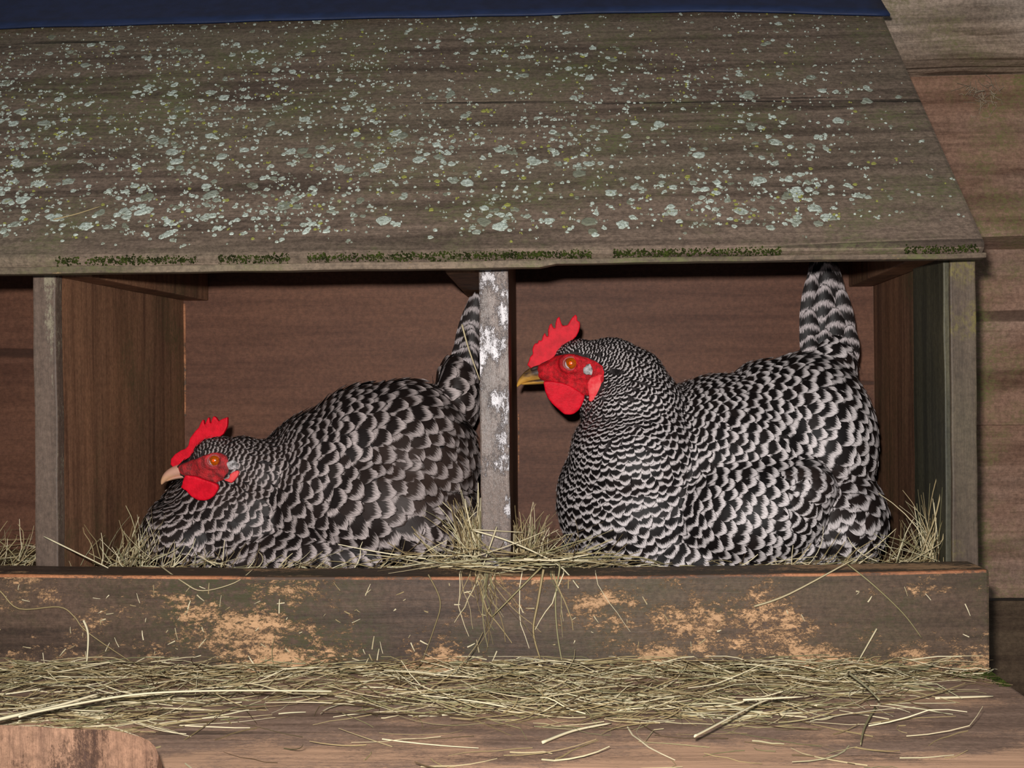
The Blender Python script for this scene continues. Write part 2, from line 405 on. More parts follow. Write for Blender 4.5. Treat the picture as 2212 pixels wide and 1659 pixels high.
bm = bmesh.new(); NX, NS = 90, 10
def sheet_lo(px):                         # photo row of the wavy lower edge
    pts = [(-500, 80), (0, 66), (350, 56), (700, 44), (1000, 39), (1300, 33), (1500, 27), (1700, 31), (1890, 39), (2100, 42)]
    for (a, b), (c, d) in zip(pts, pts[1:]):
        if a <= px <= c: return b + (d - b) * (px - a) / (c - a)
    return 40
top_, bot_ = [], []
for i in range(NX + 1):
    x = -.86 + (.3225 + .86) * i / NX
    px = PX(roofpt(x, .41))[0]
    lo, hi = .2, .5
    for _ in range(30):
        mid = (lo + hi) / 2
        if PX(roofpt(x, mid, .004))[1] > sheet_lo(px): lo = mid
        else: hi = mid
    ra, rb = [], []
    for j in range(NS + 1):
        s = lo + (RL - lo) * j / NS
        h = .0012 + .0038 * math.exp(-(s - lo) / .03) * (1 + .6 * noise.noise(Vector((x * 11, 0, 3))))
        ra.append(bm.verts.new(roofpt(x, s, h + .0022))); rb.append(bm.verts.new(roofpt(x, s, h)))
    top_.append(ra); bot_.append(rb)
for i in range(NX):
    for j in range(NS):
        bm.faces.new((top_[i][j], top_[i + 1][j], top_[i + 1][j + 1], top_[i][j + 1]))
        bm.faces.new((bot_[i][j], bot_[i][j + 1], bot_[i + 1][j + 1], bot_[i + 1][j]))
    bm.faces.new((top_[i][0], bot_[i][0], bot_[i + 1][0], top_[i + 1][0])); bm.faces.new((top_[i][NS], top_[i + 1][NS], bot_[i + 1][NS], bot_[i][NS]))
for i in (0, NX):
    for j in range(NS): bm.faces.new((top_[i][j], top_[i][j + 1], bot_[i][j + 1], bot_[i][j]))
sheet = obj('roofing_sheet', bm_mesh(bm), m_sheet, None, True)
tag(sheet, 'dark navy blue sheet lapped over the top of the nest box roof', 'roofing sheet')

ms = Soup()
for _ in range(1500):
    x = .317 - abs(random.gauss(0, .018)); y = -.046 - abs(random.gauss(0, .007))
    if rnd(0, 1) < .4: x = .3155 - abs(random.gauss(0, .003)); y = rnd(-.085, -.046)
    p = Vector((min(x, .3155), y, SH + .0003)); r = rnd(.0004, .0013); b = len(ms.v)
    for d_ in ((1, 0, 0), (0, 1, 0), (-1, 0, 0), (0, -1, 0), (0, 0, 1)):
        ms.v.append(p + Vector(d_) * r * rnd(.6, 1.2)); ms.t.append(0); ms.g.append(0)
    for i in range(4): ms.f.append((b + i, b + (i + 1) % 4, b + 4))
tag(ms.build('corner_moss', m_moss, shelf), kind='stuff')

# upright board end in the lower left corner, worn round at its corner
out = [(-260, 1572), (-100, 1568), (0, 1566), (90, 1570), (170, 1576), (230, 1577), (262, 1581), (285, 1586), (305, 1591), (322, 1599), (335, 1612), (342, 1630), (341, 1650), (337, 1672), (336, 1760), (336, 1900), (-260, 1900)]
bm = bmesh.new()
vf = [bm.verts.new(W(a, b, -.322)) for a, b in out]; vb = [bm.verts.new(W(a, b, -.322) + Vector((-.004 if a > 200 else 0, .020, -.013 if b < 1700 else 0))) for a, b in out]
bm.faces.new(vf); bm.faces.new(list(reversed(vb)))
for i in range(len(out)):
    j = (i + 1) % len(out); bm.faces.new((vf[i], vb[i], vb[j], vf[j]))
bmesh.ops.bevel(bm, geom=[e for e in bm.edges if abs(e.verts[0].co.y - e.verts[1].co.y) < 1e-5], offset=.0012, segments=2, affect='EDGES')
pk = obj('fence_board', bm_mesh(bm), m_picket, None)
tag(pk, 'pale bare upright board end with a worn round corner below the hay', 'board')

# cobweb knot on the cladding
def tube(pts, rad, sides=3, flat=1.0):
    """verts, faces of a tapering strand; rad = list"""
    v, f = [], []; n = len(pts)
    for i, p in enumerate(pts):
        d = (pts[min(i + 1, n - 1)] - pts[max(i - 1, 0)]).normalized()
        a = d.cross(Vector((0.02, -1, .3))).normalized(); b = d.cross(a)
        for k in range(sides):
            an = 2 * math.pi * k / sides
            v.append(p + (a * math.cos(an) + b * math.sin(an) * flat) * rad[i])
    for i in range(n - 1):
        for k in range(sides):
            q = (k + 1) % sides
            f.append((i * sides + k, i * sides + q, (i + 1) * sides + q, (i + 1) * sides + k))
    f.append(tuple(range(sides))[::-1]); f.append(tuple((n - 1) * sides + k for k in range(sides)))
    return v, f
web = Soup()
c0 = W(2125, 200, .352)
for _ in range(60):
    d = Vector((random.gauss(0, 1.5), random.gauss(0, .3), random.gauss(-.3, 1))) * .007
    p = c0 + d; q = p + Vector((random.gauss(0, 1), random.gauss(0, .3), random.gauss(0, 1))) * .007
    m_ = (p + q) / 2 + Vector((random.gauss(0, .002), 0, random.gauss(0, .002)))
    v, f = tube([p, m_, q], [.00025] * 3); b = len(web.v)
    web.v += v; web.f += [tuple(i + b for i in x) for x in f]; web.t += [0] * len(v); web.g += [0] * len(v)
tag(web.build('cobweb', m_web), 'dusty cobweb knot under the upper weatherboard', 'cobweb', kind='stuff')

# ================================================================== HENS
def blob(bm, px, py, Y, rx, rz, ry, rot=0):
    c = W(px, py, Y); k = (Y + D) / F
    bmesh.ops.create_icosphere(bm, subdivisions=4, radius=1,
        matrix=Matrix.Translation(c) @ Matrix.Rotation(R(-rot), 4, 'Y') @ Matrix.Diagonal((rx * k, ry, rz * k, 1)))
def loft(pts, rads, n=16, cap=True):
    """pts: points on the axis, rads: (in-plane, depth) radii"""
    bm = bmesh.new(); rings = []
    for i, p in enumerate(pts):
        d = (pts[min(i + 1, len(pts) - 1)] - pts[max(i - 1, 0)]).normalized()
        a = d.cross(Vector((0, 1, 0))).normalized()
        rings.append([bm.verts.new(p + a * rads[i][0] * math.cos(2 * math.pi * k / n) + Vector((0, 1, 0)) * rads[i][1] * math.sin(2 * math.pi * k / n)) for k in range(n)])
    for a, b in zip(rings, rings[1:]):
        for k in range(n): bm.faces.new((a[k], a[(k + 1) % n], b[(k + 1) % n], b[k]))
    bm.faces.new(rings[0]); bm.faces.new(rings[-1])
    return bm_mesh(bm)
def inflate(poly, Y, th, voxel=.0010, it=4, tilt=0.0):
    """a fleshy flat piece: outline in photo pixels at depth Y, rounded all round"""
    P = [W(a, b, Y) for a, b in poly]; top = max(p.z for p in P)
    bm = bmesh.new()
    vf = [bm.verts.new(p + Vector((0, -th / 2 + (p.z - top) * tilt, 0))) for p in P]; vb = [bm.verts.new(p + Vector((0, th / 2 + (p.z - top) * tilt, 0))) for p in P]
    bm.faces.new(vf); bm.faces.new(list(reversed(vb)))
    for i in range(len(P)):
        j = (i + 1) % len(P); bm.faces.new((vf[i], vb[i], vb[j], vf[j]))
    return evald(bm_mesh(bm), [('REMESH', dict(mode='VOXEL', voxel_size=voxel)), ('SMOOTH', dict(factor=.5, iterations=it))])
def inside(poly, x, y):
    c = False; n = len(poly)
    for i in range(n):
        x1, y1 = poly[i]; x2, y2 = poly[(i + 1) % n]
        if (y1 > y) != (y2 > y) and x < (x2 - x1) * (y - y1) / (y2 - y1) + x1: c = not c
    return c
def edge_dist(poly, x, y):
    best = 1e9; n = len(poly)
    for i in range(n):
        x1, y1 = poly[i]; x2, y2 = poly[(i + 1) % n]; dx, dy = x2 - x1, y2 - y1
        t = max(0, min(1, ((x - x1) * dx + (y - y1) * dy) / (dx * dx + dy * dy + 1e-9)))
        best = min(best, math.hypot(x - x1 - t * dx, y - y1 - t * dy))
    return best
def cap(c, r, depth, dirv, a0=0.0, a1=1.2, n=20, m=5):
    """part of a flattened ball around dirv between two polar angles"""
    dirv = dirv.normalized(); a = dirv.cross(Vector((0, 0, 1))).normalized(); b = dirv.cross(a)
    v, f = [], []
    for i in range(m + 1):
        an = a0 + (a1 - a0) * i / m
        for k in range(n):
            t = 2 * math.pi * k / n
            v.append(c + dirv * depth * math.cos(an) + (a * math.cos(t) + b * math.sin(t)) * r * math.sin(an))
    for i in range(m):
        for k in range(n): f.append((i * n + k, i * n + (k + 1) % n, (i + 1) * n + (k + 1) % n, (i + 1) * n + k))
    return mesh('cap', v, f)

class Feathers:
    NC, ROWS = 9, (0, .25, .45, .62, .76, .87, .95, 1.0)
    def __init__(s, bvh): s.bvh = bvh; s.items = []
    def add(s, p, n, d, L, Wd, lam, lift, tone, base=0.0, curl=0.0, conform=True, round_=.45, bulge=.10, ph=0.0):
        side = n.cross(d).normalized(); V = []; U = []
        for u in s.ROWS:
            wid = Wd * .5 * (.42 + .58 * min(1, u / .5)) * (1 if u < .6 else 1 - .45 * ((u - .6) / .4) ** 2)
            for k in range(s.NC):
                w = -1 + 2 * k / (s.NC - 1)
                al = u * L - round_ * Wd * .5 * w * w * (.3 + .7 * u)
                if u == 1.0: al += rnd(-.10, .03) * Wd
                q = p + d * al + side * (w * wid)
                if conform:
                    loc, nn, _, _ = s.bvh.find_nearest(q)
                    nn = (nn * .5 + n * .5).normalized() if u < .5 else nn
                    q = loc
                else: nn = n
                q = q + nn * (base + lift * u - bulge * Wd * w * w + curl * u * u)
                V.append(q); U.append((k / (s.NC - 1), (1 - u) * L / lam + ph))
        s.items.append((V, U, tone, p, n, L * Wd))
    def faces(s, b=0):
        nc = s.NC; return [(b + i * nc + k, b + i * nc + k + 1, b + (i + 1) * nc + k + 1, b + (i + 1) * nc + k) for i in range(len(s.ROWS) - 1) for k in range(nc - 1)]
    def mesh(s, items, name):
        v, f, u, t = [], [], [], []
        for it in items:
            f += s.faces(len(v)); v += it[0]; u += it[1]; t += [it[2]] * len(it[0])
        me = mesh(name, v, f)
        uv = me.uv_layers.new(name='UVMap'); li = np.empty(len(me.loops), 'i'); me.loops.foreach_get('vertex_index', li)
        uv.data.foreach_set('uv', np.array(u, 'f')[li].ravel())
        a = me.attributes.new('tone', 'FLOAT', 'POINT'); a.data.foreach_set('value', t)
        return me

def guide(guides, px, py):
    """feather flow at a photo position: direction, bar length, width factor, tone, ruffle"""
    acc = [0.0] * 6; ws = 0
    for g in guides:
        w = 1.0 / ((g[0] - px) ** 2 + (g[1] - py) ** 2 + 200) ** 2.2; ws += w
        for i in range(6): acc[i] += w * g[2 + i]
    return [a / ws for a in acc]

def make_hen(spec):
    base = W(spec['base'][0], spec['base'][1], .14); base.z = ZC - .2
    hen = empty('hen', base); tag(hen, spec['label'], 'hen', None)
    bm = bmesh.new()
    for b in spec['blobs']: blob(bm, *b)
    body = evald(bm_mesh(bm), [('REMESH', dict(mode='VOXEL', voxel_size=.0034)), ('SMOOTH', dict(factor=.5, iterations=spec.get('smooth', 9)))])
    bvh = BVHTree.FromPolygons([v.co.copy() for v in body.vertices], [tuple(p.vertices) for p in body.polygons])
    # ---- where feathers grow
    vs_ = [v.co.copy() for v in body.vertices]; tris = []
    body.calc_loop_triangles()
    area = []
    for t in body.loop_triangles:
        a, b, c = (vs_[i] for i in t.vertices); n = (b - a).cross(c - a); ar = n.length * .5
        if ar < 1e-12: continue
        tris.append((a, b, c, n.normalized())); area.append(ar)
    cum = np.cumsum(area); N = spec.get('darts', 42000)
    picks = np.searchsorted(cum, np.random.RandomState(spec['seed']).rand(N) * cum[-1])
    fe = Feathers(bvh); grid = {}; G = .012
    face = spec['face']
    for ti in picks:
        a, b, c, n = tris[min(ti, len(tris) - 1)]
        r1, r2 = rnd(0, 1), rnd(0, 1)
        if r1 + r2 > 1: r1, r2 = 1 - r1, 1 - r2
        p = a + (b - a) * r1 + (c - a) * r2
        v = (CAM - p).normalized()
        if n.dot(v) < -.45 or p.z < ZC - .185: continue
        px, py = PX(p)
        if n.dot(v) > -.3 and (inside(face, px, py) or edge_dist(face, px, py) < 2.5 or inside(spec['wattle'], px, py) or inside(spec['lobe'], px, py)): continue
        dx, dy, lam, wf, tone, ruf = guide(spec['guides'], px, py)
        lam *= .001 * rnd(.92, 1.1); sp = lam * .92
        key = (int(p.x / G), int(p.y / G), int(p.z / G)); ok = True
        for i in (-1, 0, 1):
            for j in (-1, 0, 1):
                for k in (-1, 0, 1):
                    for (q, s2) in grid.get((key[0] + i, key[1] + j, key[2] + k), ()):
                        if (q - p).length_squared < ((sp + s2) * .5) ** 2: ok = False; break
                    if not ok: break
                if not ok: break
            if not ok: break
        if not ok: continue
        grid.setdefault(key, []).append((p, sp))
        d = Vector((dx, 0, -dy)); d = d - n * d.dot(n)
        if d.length < .12: d = Vector((.1, .0, -1)); d = d - n * d.dot(n)
        d.normalize()
        d = (d + Vector((random.gauss(0, 1), random.gauss(0, 1), random.gauss(0, 1))) * (.12 + ruf * .34)); d = (d - n * d.dot(n)).normalized()
        L = lam * 2.7; wf *= 1.12 * rnd(.88, 1.12)
        lt = lam * (1 + .5 * min(1, max(0, (lam - .0052) / .0024)))
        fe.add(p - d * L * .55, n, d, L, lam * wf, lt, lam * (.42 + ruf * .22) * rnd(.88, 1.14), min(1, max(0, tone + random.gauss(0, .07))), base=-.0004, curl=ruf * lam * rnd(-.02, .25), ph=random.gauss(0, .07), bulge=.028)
    body_o = obj('body', body, m_skin, hen, True)
    fm = spec['feather']
    vis = []
    for i, it in enumerate(fe.items):
        v = (CAM - it[3]); f = it[4].dot(v.normalized()); px, py = PX(it[3])
        vis.append(((it[5] / v.length_squared * max(0, f)) if (f > .2 and py < 1205) else 0, i))
    vis.sort(reverse=True); big = set(i for a, i in vis[:300])
    for i in sorted(big):
        me = fe.mesh([fe.items[i]], 'feather'); obj('feather', me, fm, hen, True)
    tag(obj('plumage', fe.mesh([it for i, it in enumerate(fe.items) if i not in big], 'plumage'), fm, hen, True), kind='stuff')
    # ---- quills placed one by one: wing and tail
    for nm, lst in spec['quills'].items():
        for (px, py, Y, dx, dy, Lm, Wm, lamm, tone, tw) in lst:
            p = W(px, py, Y); d = Vector((dx, tw, -dy)).normalized()
            n = Vector((.0, -1, .0)); n = (n - d * n.dot(d)).normalized()
            f2 = Feathers(bvh)
            if nm == 'wing_feather':
                loc, nn, _, _ = bvh.find_nearest(p); d = (d - nn * d.dot(nn)).normalized()
                f2.add(loc, nn, d, Lm * .001, Wm * .001, lamm * .001, .003, tone, base=.0022, round_=.55, bulge=.10)
            else:
                f2.add(p, n, d, Lm * .001, Wm * .001, lamm * .001, 0, tone, conform=False, round_=.5, bulge=.14)
            obj(nm, f2.mesh(f2.items, nm), m_tail if nm == 'tail_feather' else fm, hen, True)
    def cast(px, py, sgn):                # the skull's surface seen at a pixel: near side, or straight behind it
        q = W(px, py, spec['headY']); dn = (q - CAM).normalized() * sgn
        return bvh.ray_cast(q - dn * .15, dn, .149)
    # ---- face skin draped over the skull, both sides
    xs = [p[0] for p in face]; ys = [p[1] for p in face]; st = 1.6
    ex, ey, er = spec['eye']
    for sgn in (1, -1):
        idx = {}; V = []; Fc = []
        nx = int((max(xs) - min(xs)) / st) + 2; ny = int((max(ys) - min(ys)) / st) + 2
        for i in range(nx):
            for j in range(ny):
                px, py = min(xs) + i * st, min(ys) + j * st
                if not inside(face, px, py): continue
                hit = cast(px, py, sgn)
                if hit[0] is None: continue
                e = edge_dist(face, px, py); de = math.hypot((px - ex) / 1.15, py - ey) / er
                h = .0013 * min(1, e / 7) - .0004
                h += .0016 * math.exp(-((de - 1.35) / .35) ** 2) - .0012 * math.exp(-(de / .9) ** 2)
                h += .0007 * noise.noise(Vector((px * .09, py * .09, sgn))) * min(1, e / 8)
                idx[i, j] = len(V); V.append(hit[0] + hit[1] * h)
        for (i, j) in idx:
            if (i + 1, j) in idx and (i, j + 1) in idx and (i + 1, j + 1) in idx:
                Fc.append((idx[i, j], idx[i, j + 1], idx[i + 1, j + 1], idx[i + 1, j]))
        if Fc: obj('face_skin', mesh('face', V, Fc), spec['mface'], hen, True)
        # eye
        hit = cast(ex, ey, sgn)
        if hit[0] is None: continue
        k = (spec['headY'] + D) / F; r = er * k
        dv = (hit[1] * .6 + Vector((0, -sgn, 0))).normalized()
        c = hit[0] - dv * r * .28
        eye = obj('eye', cap(c - Vector((r * .12, 0, r * .08)), r * .98, r * .92, dv, 0, 1.75), m_sclera, hen, True)
        c2 = c + dv * r * .09 + Vector((r * .06, 0, r * .02))
        obj('iris', cap(c2, r * 1.06, r * .97, dv, 0, 1.30), m_iris, eye, True)
        obj('pupil_ring', cap(c2 + dv * r * .012, r, r, dv, 0, .44, m=3), m_ring, eye, True)
        obj('pupil', cap(c2 + dv * r * .03, r, r, dv, 0, .36, m=3), m_pupil, eye, True)
        # eyelid ring
        a = dv.cross(Vector((0, 0, 1))).normalized(); b = dv.cross(a); V = []; Fc = []; n1, n2 = 28, 8
        for i in range(n1):
            t = 2 * math.pi * i / n1; o = a * math.cos(t) * r * 1.26 + b * math.sin(t) * r * 1.08; rr = o.normalized()
            for j in range(n2):
                s = 2 * math.pi * j / n2; V.append(c + dv * r * .46 + o + (rr * math.cos(s) * .17 + dv * math.sin(s) * .15) * r)
        for i in range(n1):
            for j in range(n2): Fc.append((i * n2 + j, i * n2 + (j + 1) % n2, ((i + 1) % n1) * n2 + (j + 1) % n2, ((i + 1) % n1) * n2 + j))
        obj('eyelid', mesh('lid', V, Fc), m_lid, hen, True)
    hy = spec['headY']; k = (hy + D) / F
    obj('comb', inflate(spec['comb'], hy + spec.get('combdy', 0), .0048, .0005, 2), m_red, hen, True)
    for sgn in (-1, 1):
        obj('wattle', inflate(spec['wattle'], hy + sgn * spec['watY'], .0056, .0009, 5, tilt=.15 * sgn), m_red, hen, True)
    cx = sum(p[0] for p in spec['lobe']) / len(spec['lobe']); cy = sum(p[1] for p in spec['lobe']) / len(spec['lobe'])
    for sgn in (1, -1):
        def surf(px, py):
            q = W(px, py, hy); h_ = cast(px, py, sgn); return (h_[0] or q), (h_[1] or Vector((0, -sgn, 0)))
        s_, _ = surf(cx, cy)
        obj('earlobe', inflate(spec['lobe'], s_.y - .0022 * sgn, .0064, .0009, 5), m_lobe, hen, True)
        tx, ty, tr = spec['tuft']; s_, n_ = surf(tx, ty)
        bm = bmesh.new(); bmesh.ops.create_icosphere(bm, subdivisions=3, radius=1, matrix=Matrix.Translation(s_ - n_ * .0004) @ Matrix.Diagonal((tr * k, .0022, tr * k * .78, 1)))
        for v in bm.verts: v.co += (v.co - s_) * .22 * noise.noise(v.co * 300)
        obj('ear_tuft', bm_mesh(bm), m_tuft, hen, True)
    bu = spec['beak_up']; bl = spec['beak_low']
    me = loft([W(a, b, hy) for a, b, r, y in bu], [(r * k, y) for a, b, r, y in bu])
    beak = obj('upper_beak', evald(me, [('SUBSURF', dict(levels=2, render_levels=2))]), spec['mbeak'], hen, True)
    me = loft([W(a, b, hy) for a, b, r, y in bl], [(r * k, y) for a, b, r, y in bl])
    obj('lower_beak', evald(me, [('SUBSURF', dict(levels=2, render_levels=2))]), spec['mbeak'], hen, True)
    nx_, ny_, nr = spec['nostril']
    for sgn in (-1, 1):
        bm = bmesh.new(); bmesh.ops.create_icosphere(bm, subdivisions=2, radius=1,
            matrix=Matrix.Translation(W(nx_, ny_, hy + sgn * spec['nosY'])) @ Matrix.Rotation(R(-18), 4, 'Y') @ Matrix.Diagonal((nr * k * 1.7, .0016, nr * k * .8, 1)))
        obj('nostril', bm_mesh(bm), m_nost, beak, True)
    return hen

def c1(l): return [(1080 + a / 4.608, 640 + b / 4.608) for a, b in l]
def c4(l): return [(320 + a / 6.9125, 880 + b / 6.9125) for a, b in l]

hen_r = dict(seed=3, base=(1560, 1200), label='barred black and white hen sitting upright with raised head in the right-hand compartment', feather=m_fea,
    blobs=[(1385, 1080, .125, 180, 175, .080), (1565, 1035, .140, 235, 224, .092), (1660, 985, .148, 140, 205, .080), (1735, 955, .150, 146, 188, .078), (1790, 1115, .135, 108, 118, .075),
           (1550, 1185, .135, 335, 100, .090), (1372, 985, .100, 140, 130, .066), (1366, 888, .105, 110, 105, .054), (1352, 832, .107, 90, 85, .043), (1318, 795, .107, 76, 66, .034),
           (1252, 787, .105, 58, 55, .0245), (1194, 803, .105, 40, 27, .0130), (1240, 835, .105, 48, 36, .018), (1785, 800, .165, 58, 85, .034),
           (1615, 1105, .072, 165, 118, .046, 8), (1725, 1055, .075, 70, 62, .040)],
    face=c1([(440, 650), (520, 592), (640, 570), (740, 575), (860, 600), (960, 640), (1030, 690), (1045, 760), (1040, 850), (960, 960), (880, 1000), (840, 1000), (700, 955), (560, 910), (450, 890), (400, 840), (330, 790), (280, 730), (330, 690), (400, 670)]),
    guides=[(1215, 745, .7, -.5, 2.6, 1.0, .12, .2), (1255, 735, .95, .15, 2.8, 1.0, .10, .2), (1310, 750, .9, .4, 3.2, 1.1, .08, .2), (1320, 830, .5, .86, 3.4, 1.1, .05, .25), (1390, 800, .75, .66, 4.0, 1.1, .03, .2),
            (1270, 890, .15, 1, 3.6, 1.1, .12, .3), (1340, 890, .3, .95, 4.4, 1.2, .02, .2), (1440, 860, .55, .83, 5.0, 1.2, .03, .2), (1300, 960, .1, 1, 5.0, 1.35, 0, .2), (1400, 960, .32, .95, 5.4, 1.3, 0, .2), (1480, 940, .5, .86, 6.0, 1.2, .05, .2),
            (1225, 1020, -.1, 1, 5.4, 1.5, .02, .2), (1290, 1060, .05, 1, 6.0, 1.6, 0, .15), (1400, 1060, .3, .95, 6.4, 1.5, 0, .2), (1490, 1030, .5, .86, 6.8, 1.3, .05, .2),
            (1230, 1150, .0, 1, 6.4, 1.7, .02, .15), (1310, 1160, .15, .98, 7.0, 1.7, 0, .15), (1400, 1150, .5, .85, 7.4, 1.5, 0, .2), (1400, 1215, .4, .9, 7.6, 1.6, 0, .2),
            (1530, 900, .9, .3, 6.6, 1.25, .04, .2), (1560, 840, 1, -.05, 6.8, 1.2, .05, .2), (1620, 870, .95, .25, 7.6, 1.3, .02, .15), (1640, 800, .97, -.1, 7.8, 1.2, .05, .2), (1600, 950, .9, .4, 7.6, 1.35, .02, .2),
            (1720, 790, .9, .3, 9.0, 1.25, .03, .15), (1740, 870, .93, .38, 9.6, 1.35, .0, .1), (1700, 960, .95, .3, 9.0, 1.4, .0, .1), (1830, 800, .6, .8, 9.5, 1.2, .08, .15), (1830, 900, .85, .5, 10.0, 1.4, .02, .1), (1850, 980, .9, .45, 9.5, 1.4, .04, .15),
            (1520, 1080, .92, .35, 7.6, 1.5, 0, .1), (1600, 1050, .95, .3, 8.0, 1.45, 0, .1), (1600, 1120, .97, .22, 8.4, 1.55, 0, .08), (1680, 1080, .92, .38, 8.6, 1.5, 0, .1), (1530, 1190, .9, .4, 8.2, 1.5, 0, .12), (1640, 1190, .96, .25, 8.4, 1.55, 0, .1), (1720, 1140, .93, .35, 8.8, 1.4, .04, .1),
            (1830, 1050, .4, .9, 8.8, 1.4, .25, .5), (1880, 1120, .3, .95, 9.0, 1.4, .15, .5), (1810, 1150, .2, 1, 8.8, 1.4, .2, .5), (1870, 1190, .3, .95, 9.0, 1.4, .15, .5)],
    quills={'wing_feather': [(1690, 1015, .04, .97, .06, 44, 15, 10, .35, 0), (1694, 1030, .04, .93, .22, 42, 15, 10, .28, 0), (1690, 1050, .04, .85, .40, 40, 15, 10, .2, 0), (1684, 1075, .04, .80, .50, 38, 15, 10, .15, 0),
                             (1676, 1105, .04, .80, .55, 36, 14, 9, .1, 0), (1668, 1140, .04, .80, .50, 36, 14, 9, .05, 0), (1664, 1172, .04, .82, .48, 34, 14, 9, .05, 0)],
            'tail_feather': [(1790, 800, .185, -.05, -1, 122, 24, 17, .2, .08), (1752, 800, .180, .10, -1, 118, 22, 17, .25, .06), (1832, 800, .178, -.15, -1, 116, 22, 16, .2, .05), (1775, 805, .172, .03, -1, 112, 24, 17, .1, .02),
                             (1812, 795, .166, -.10, -1, 98, 23, 16, .12, .0), (1745, 800, .163, .06, -1, 88, 19, 15, .15, .0), (1836, 800, .165, -.10, -1, 76, 20, 15, .2, 0), (1785, 800, .155, -.02, -1, 78, 22, 14, .08, -.05),
                             (1752, 805, .152, -.02, -1, 58, 19, 13, .1, -.06), (1812, 805, .150, -.06, -1, 60, 20, 13, .1, -.06), (1838, 815, .150, -.02, -1, 48, 18, 12, .15, -.05), (1785, 815, .143, -.04, -1, 44, 19, 12, .05, -.08), (1760, 812, .142, -.12, -1, 38, 17, 11, .05, -.08), (1822, 818, .142, .02, -1, 38, 17, 11, .05, -.08)]},
    headY=.105, eye=(1233, 785, 12.5), mface=m_face, mbeak=m_beak,
    comb=c1([(272, 685), (290, 640), (300, 605), (328, 575), (322, 530), (335, 490), (352, 468), (375, 470), (385, 437), (415, 445), (428, 395), (447, 362), (462, 395), (482, 410), (478, 340), (492, 290), (512, 270), (530, 310), (552, 335), (553, 270), (566, 222), (592, 203), (604, 250), (622, 295), (672, 288), (688, 262), (700, 240), (725, 205), (752, 182), (768, 205), (768, 240), (795, 258), (796, 305), (785, 350), (760, 400), (720, 440), (640, 500), (560, 580), (510, 660), (470, 740), (330, 740)]),
    wattle=c1([(430, 850), (500, 840), (620, 860), (720, 900), (845, 985), (842, 1020), (815, 1085), (785, 1135), (735, 1172), (690, 1182), (640, 1175), (580, 1125), (515, 1065), (475, 1010), (450, 950)]),
    lobe=c1([(862, 870), (900, 810), (960, 785), (1045, 765), (1050, 850), (1020, 935), (975, 990), (940, 1030), (905, 1052), (882, 1040), (886, 1000), (878, 950)]),
    tuft=(1277, 798, 17),
    beak_up=[(1190, 806, 19, .0085), (1172, 803, 19, .0078), (1155, 806, 16.5, .0066), (1138, 813, 12, .0050), (1126, 822, 7.5, .0032), (1119, 831, 3.6, .0016), (1117, 836, 1.0, .0006)],
    beak_low=[(1190, 822, 7, .0075), (1172, 823, 7, .0066), (1150, 826, 5.0, .0050), (1132, 829, 3, .0030), (1126, 830, 1.0, .001)],
    nostril=(1155, 796, 6), nosY=.0058, watY=.0175)
make_hen(hen_r)

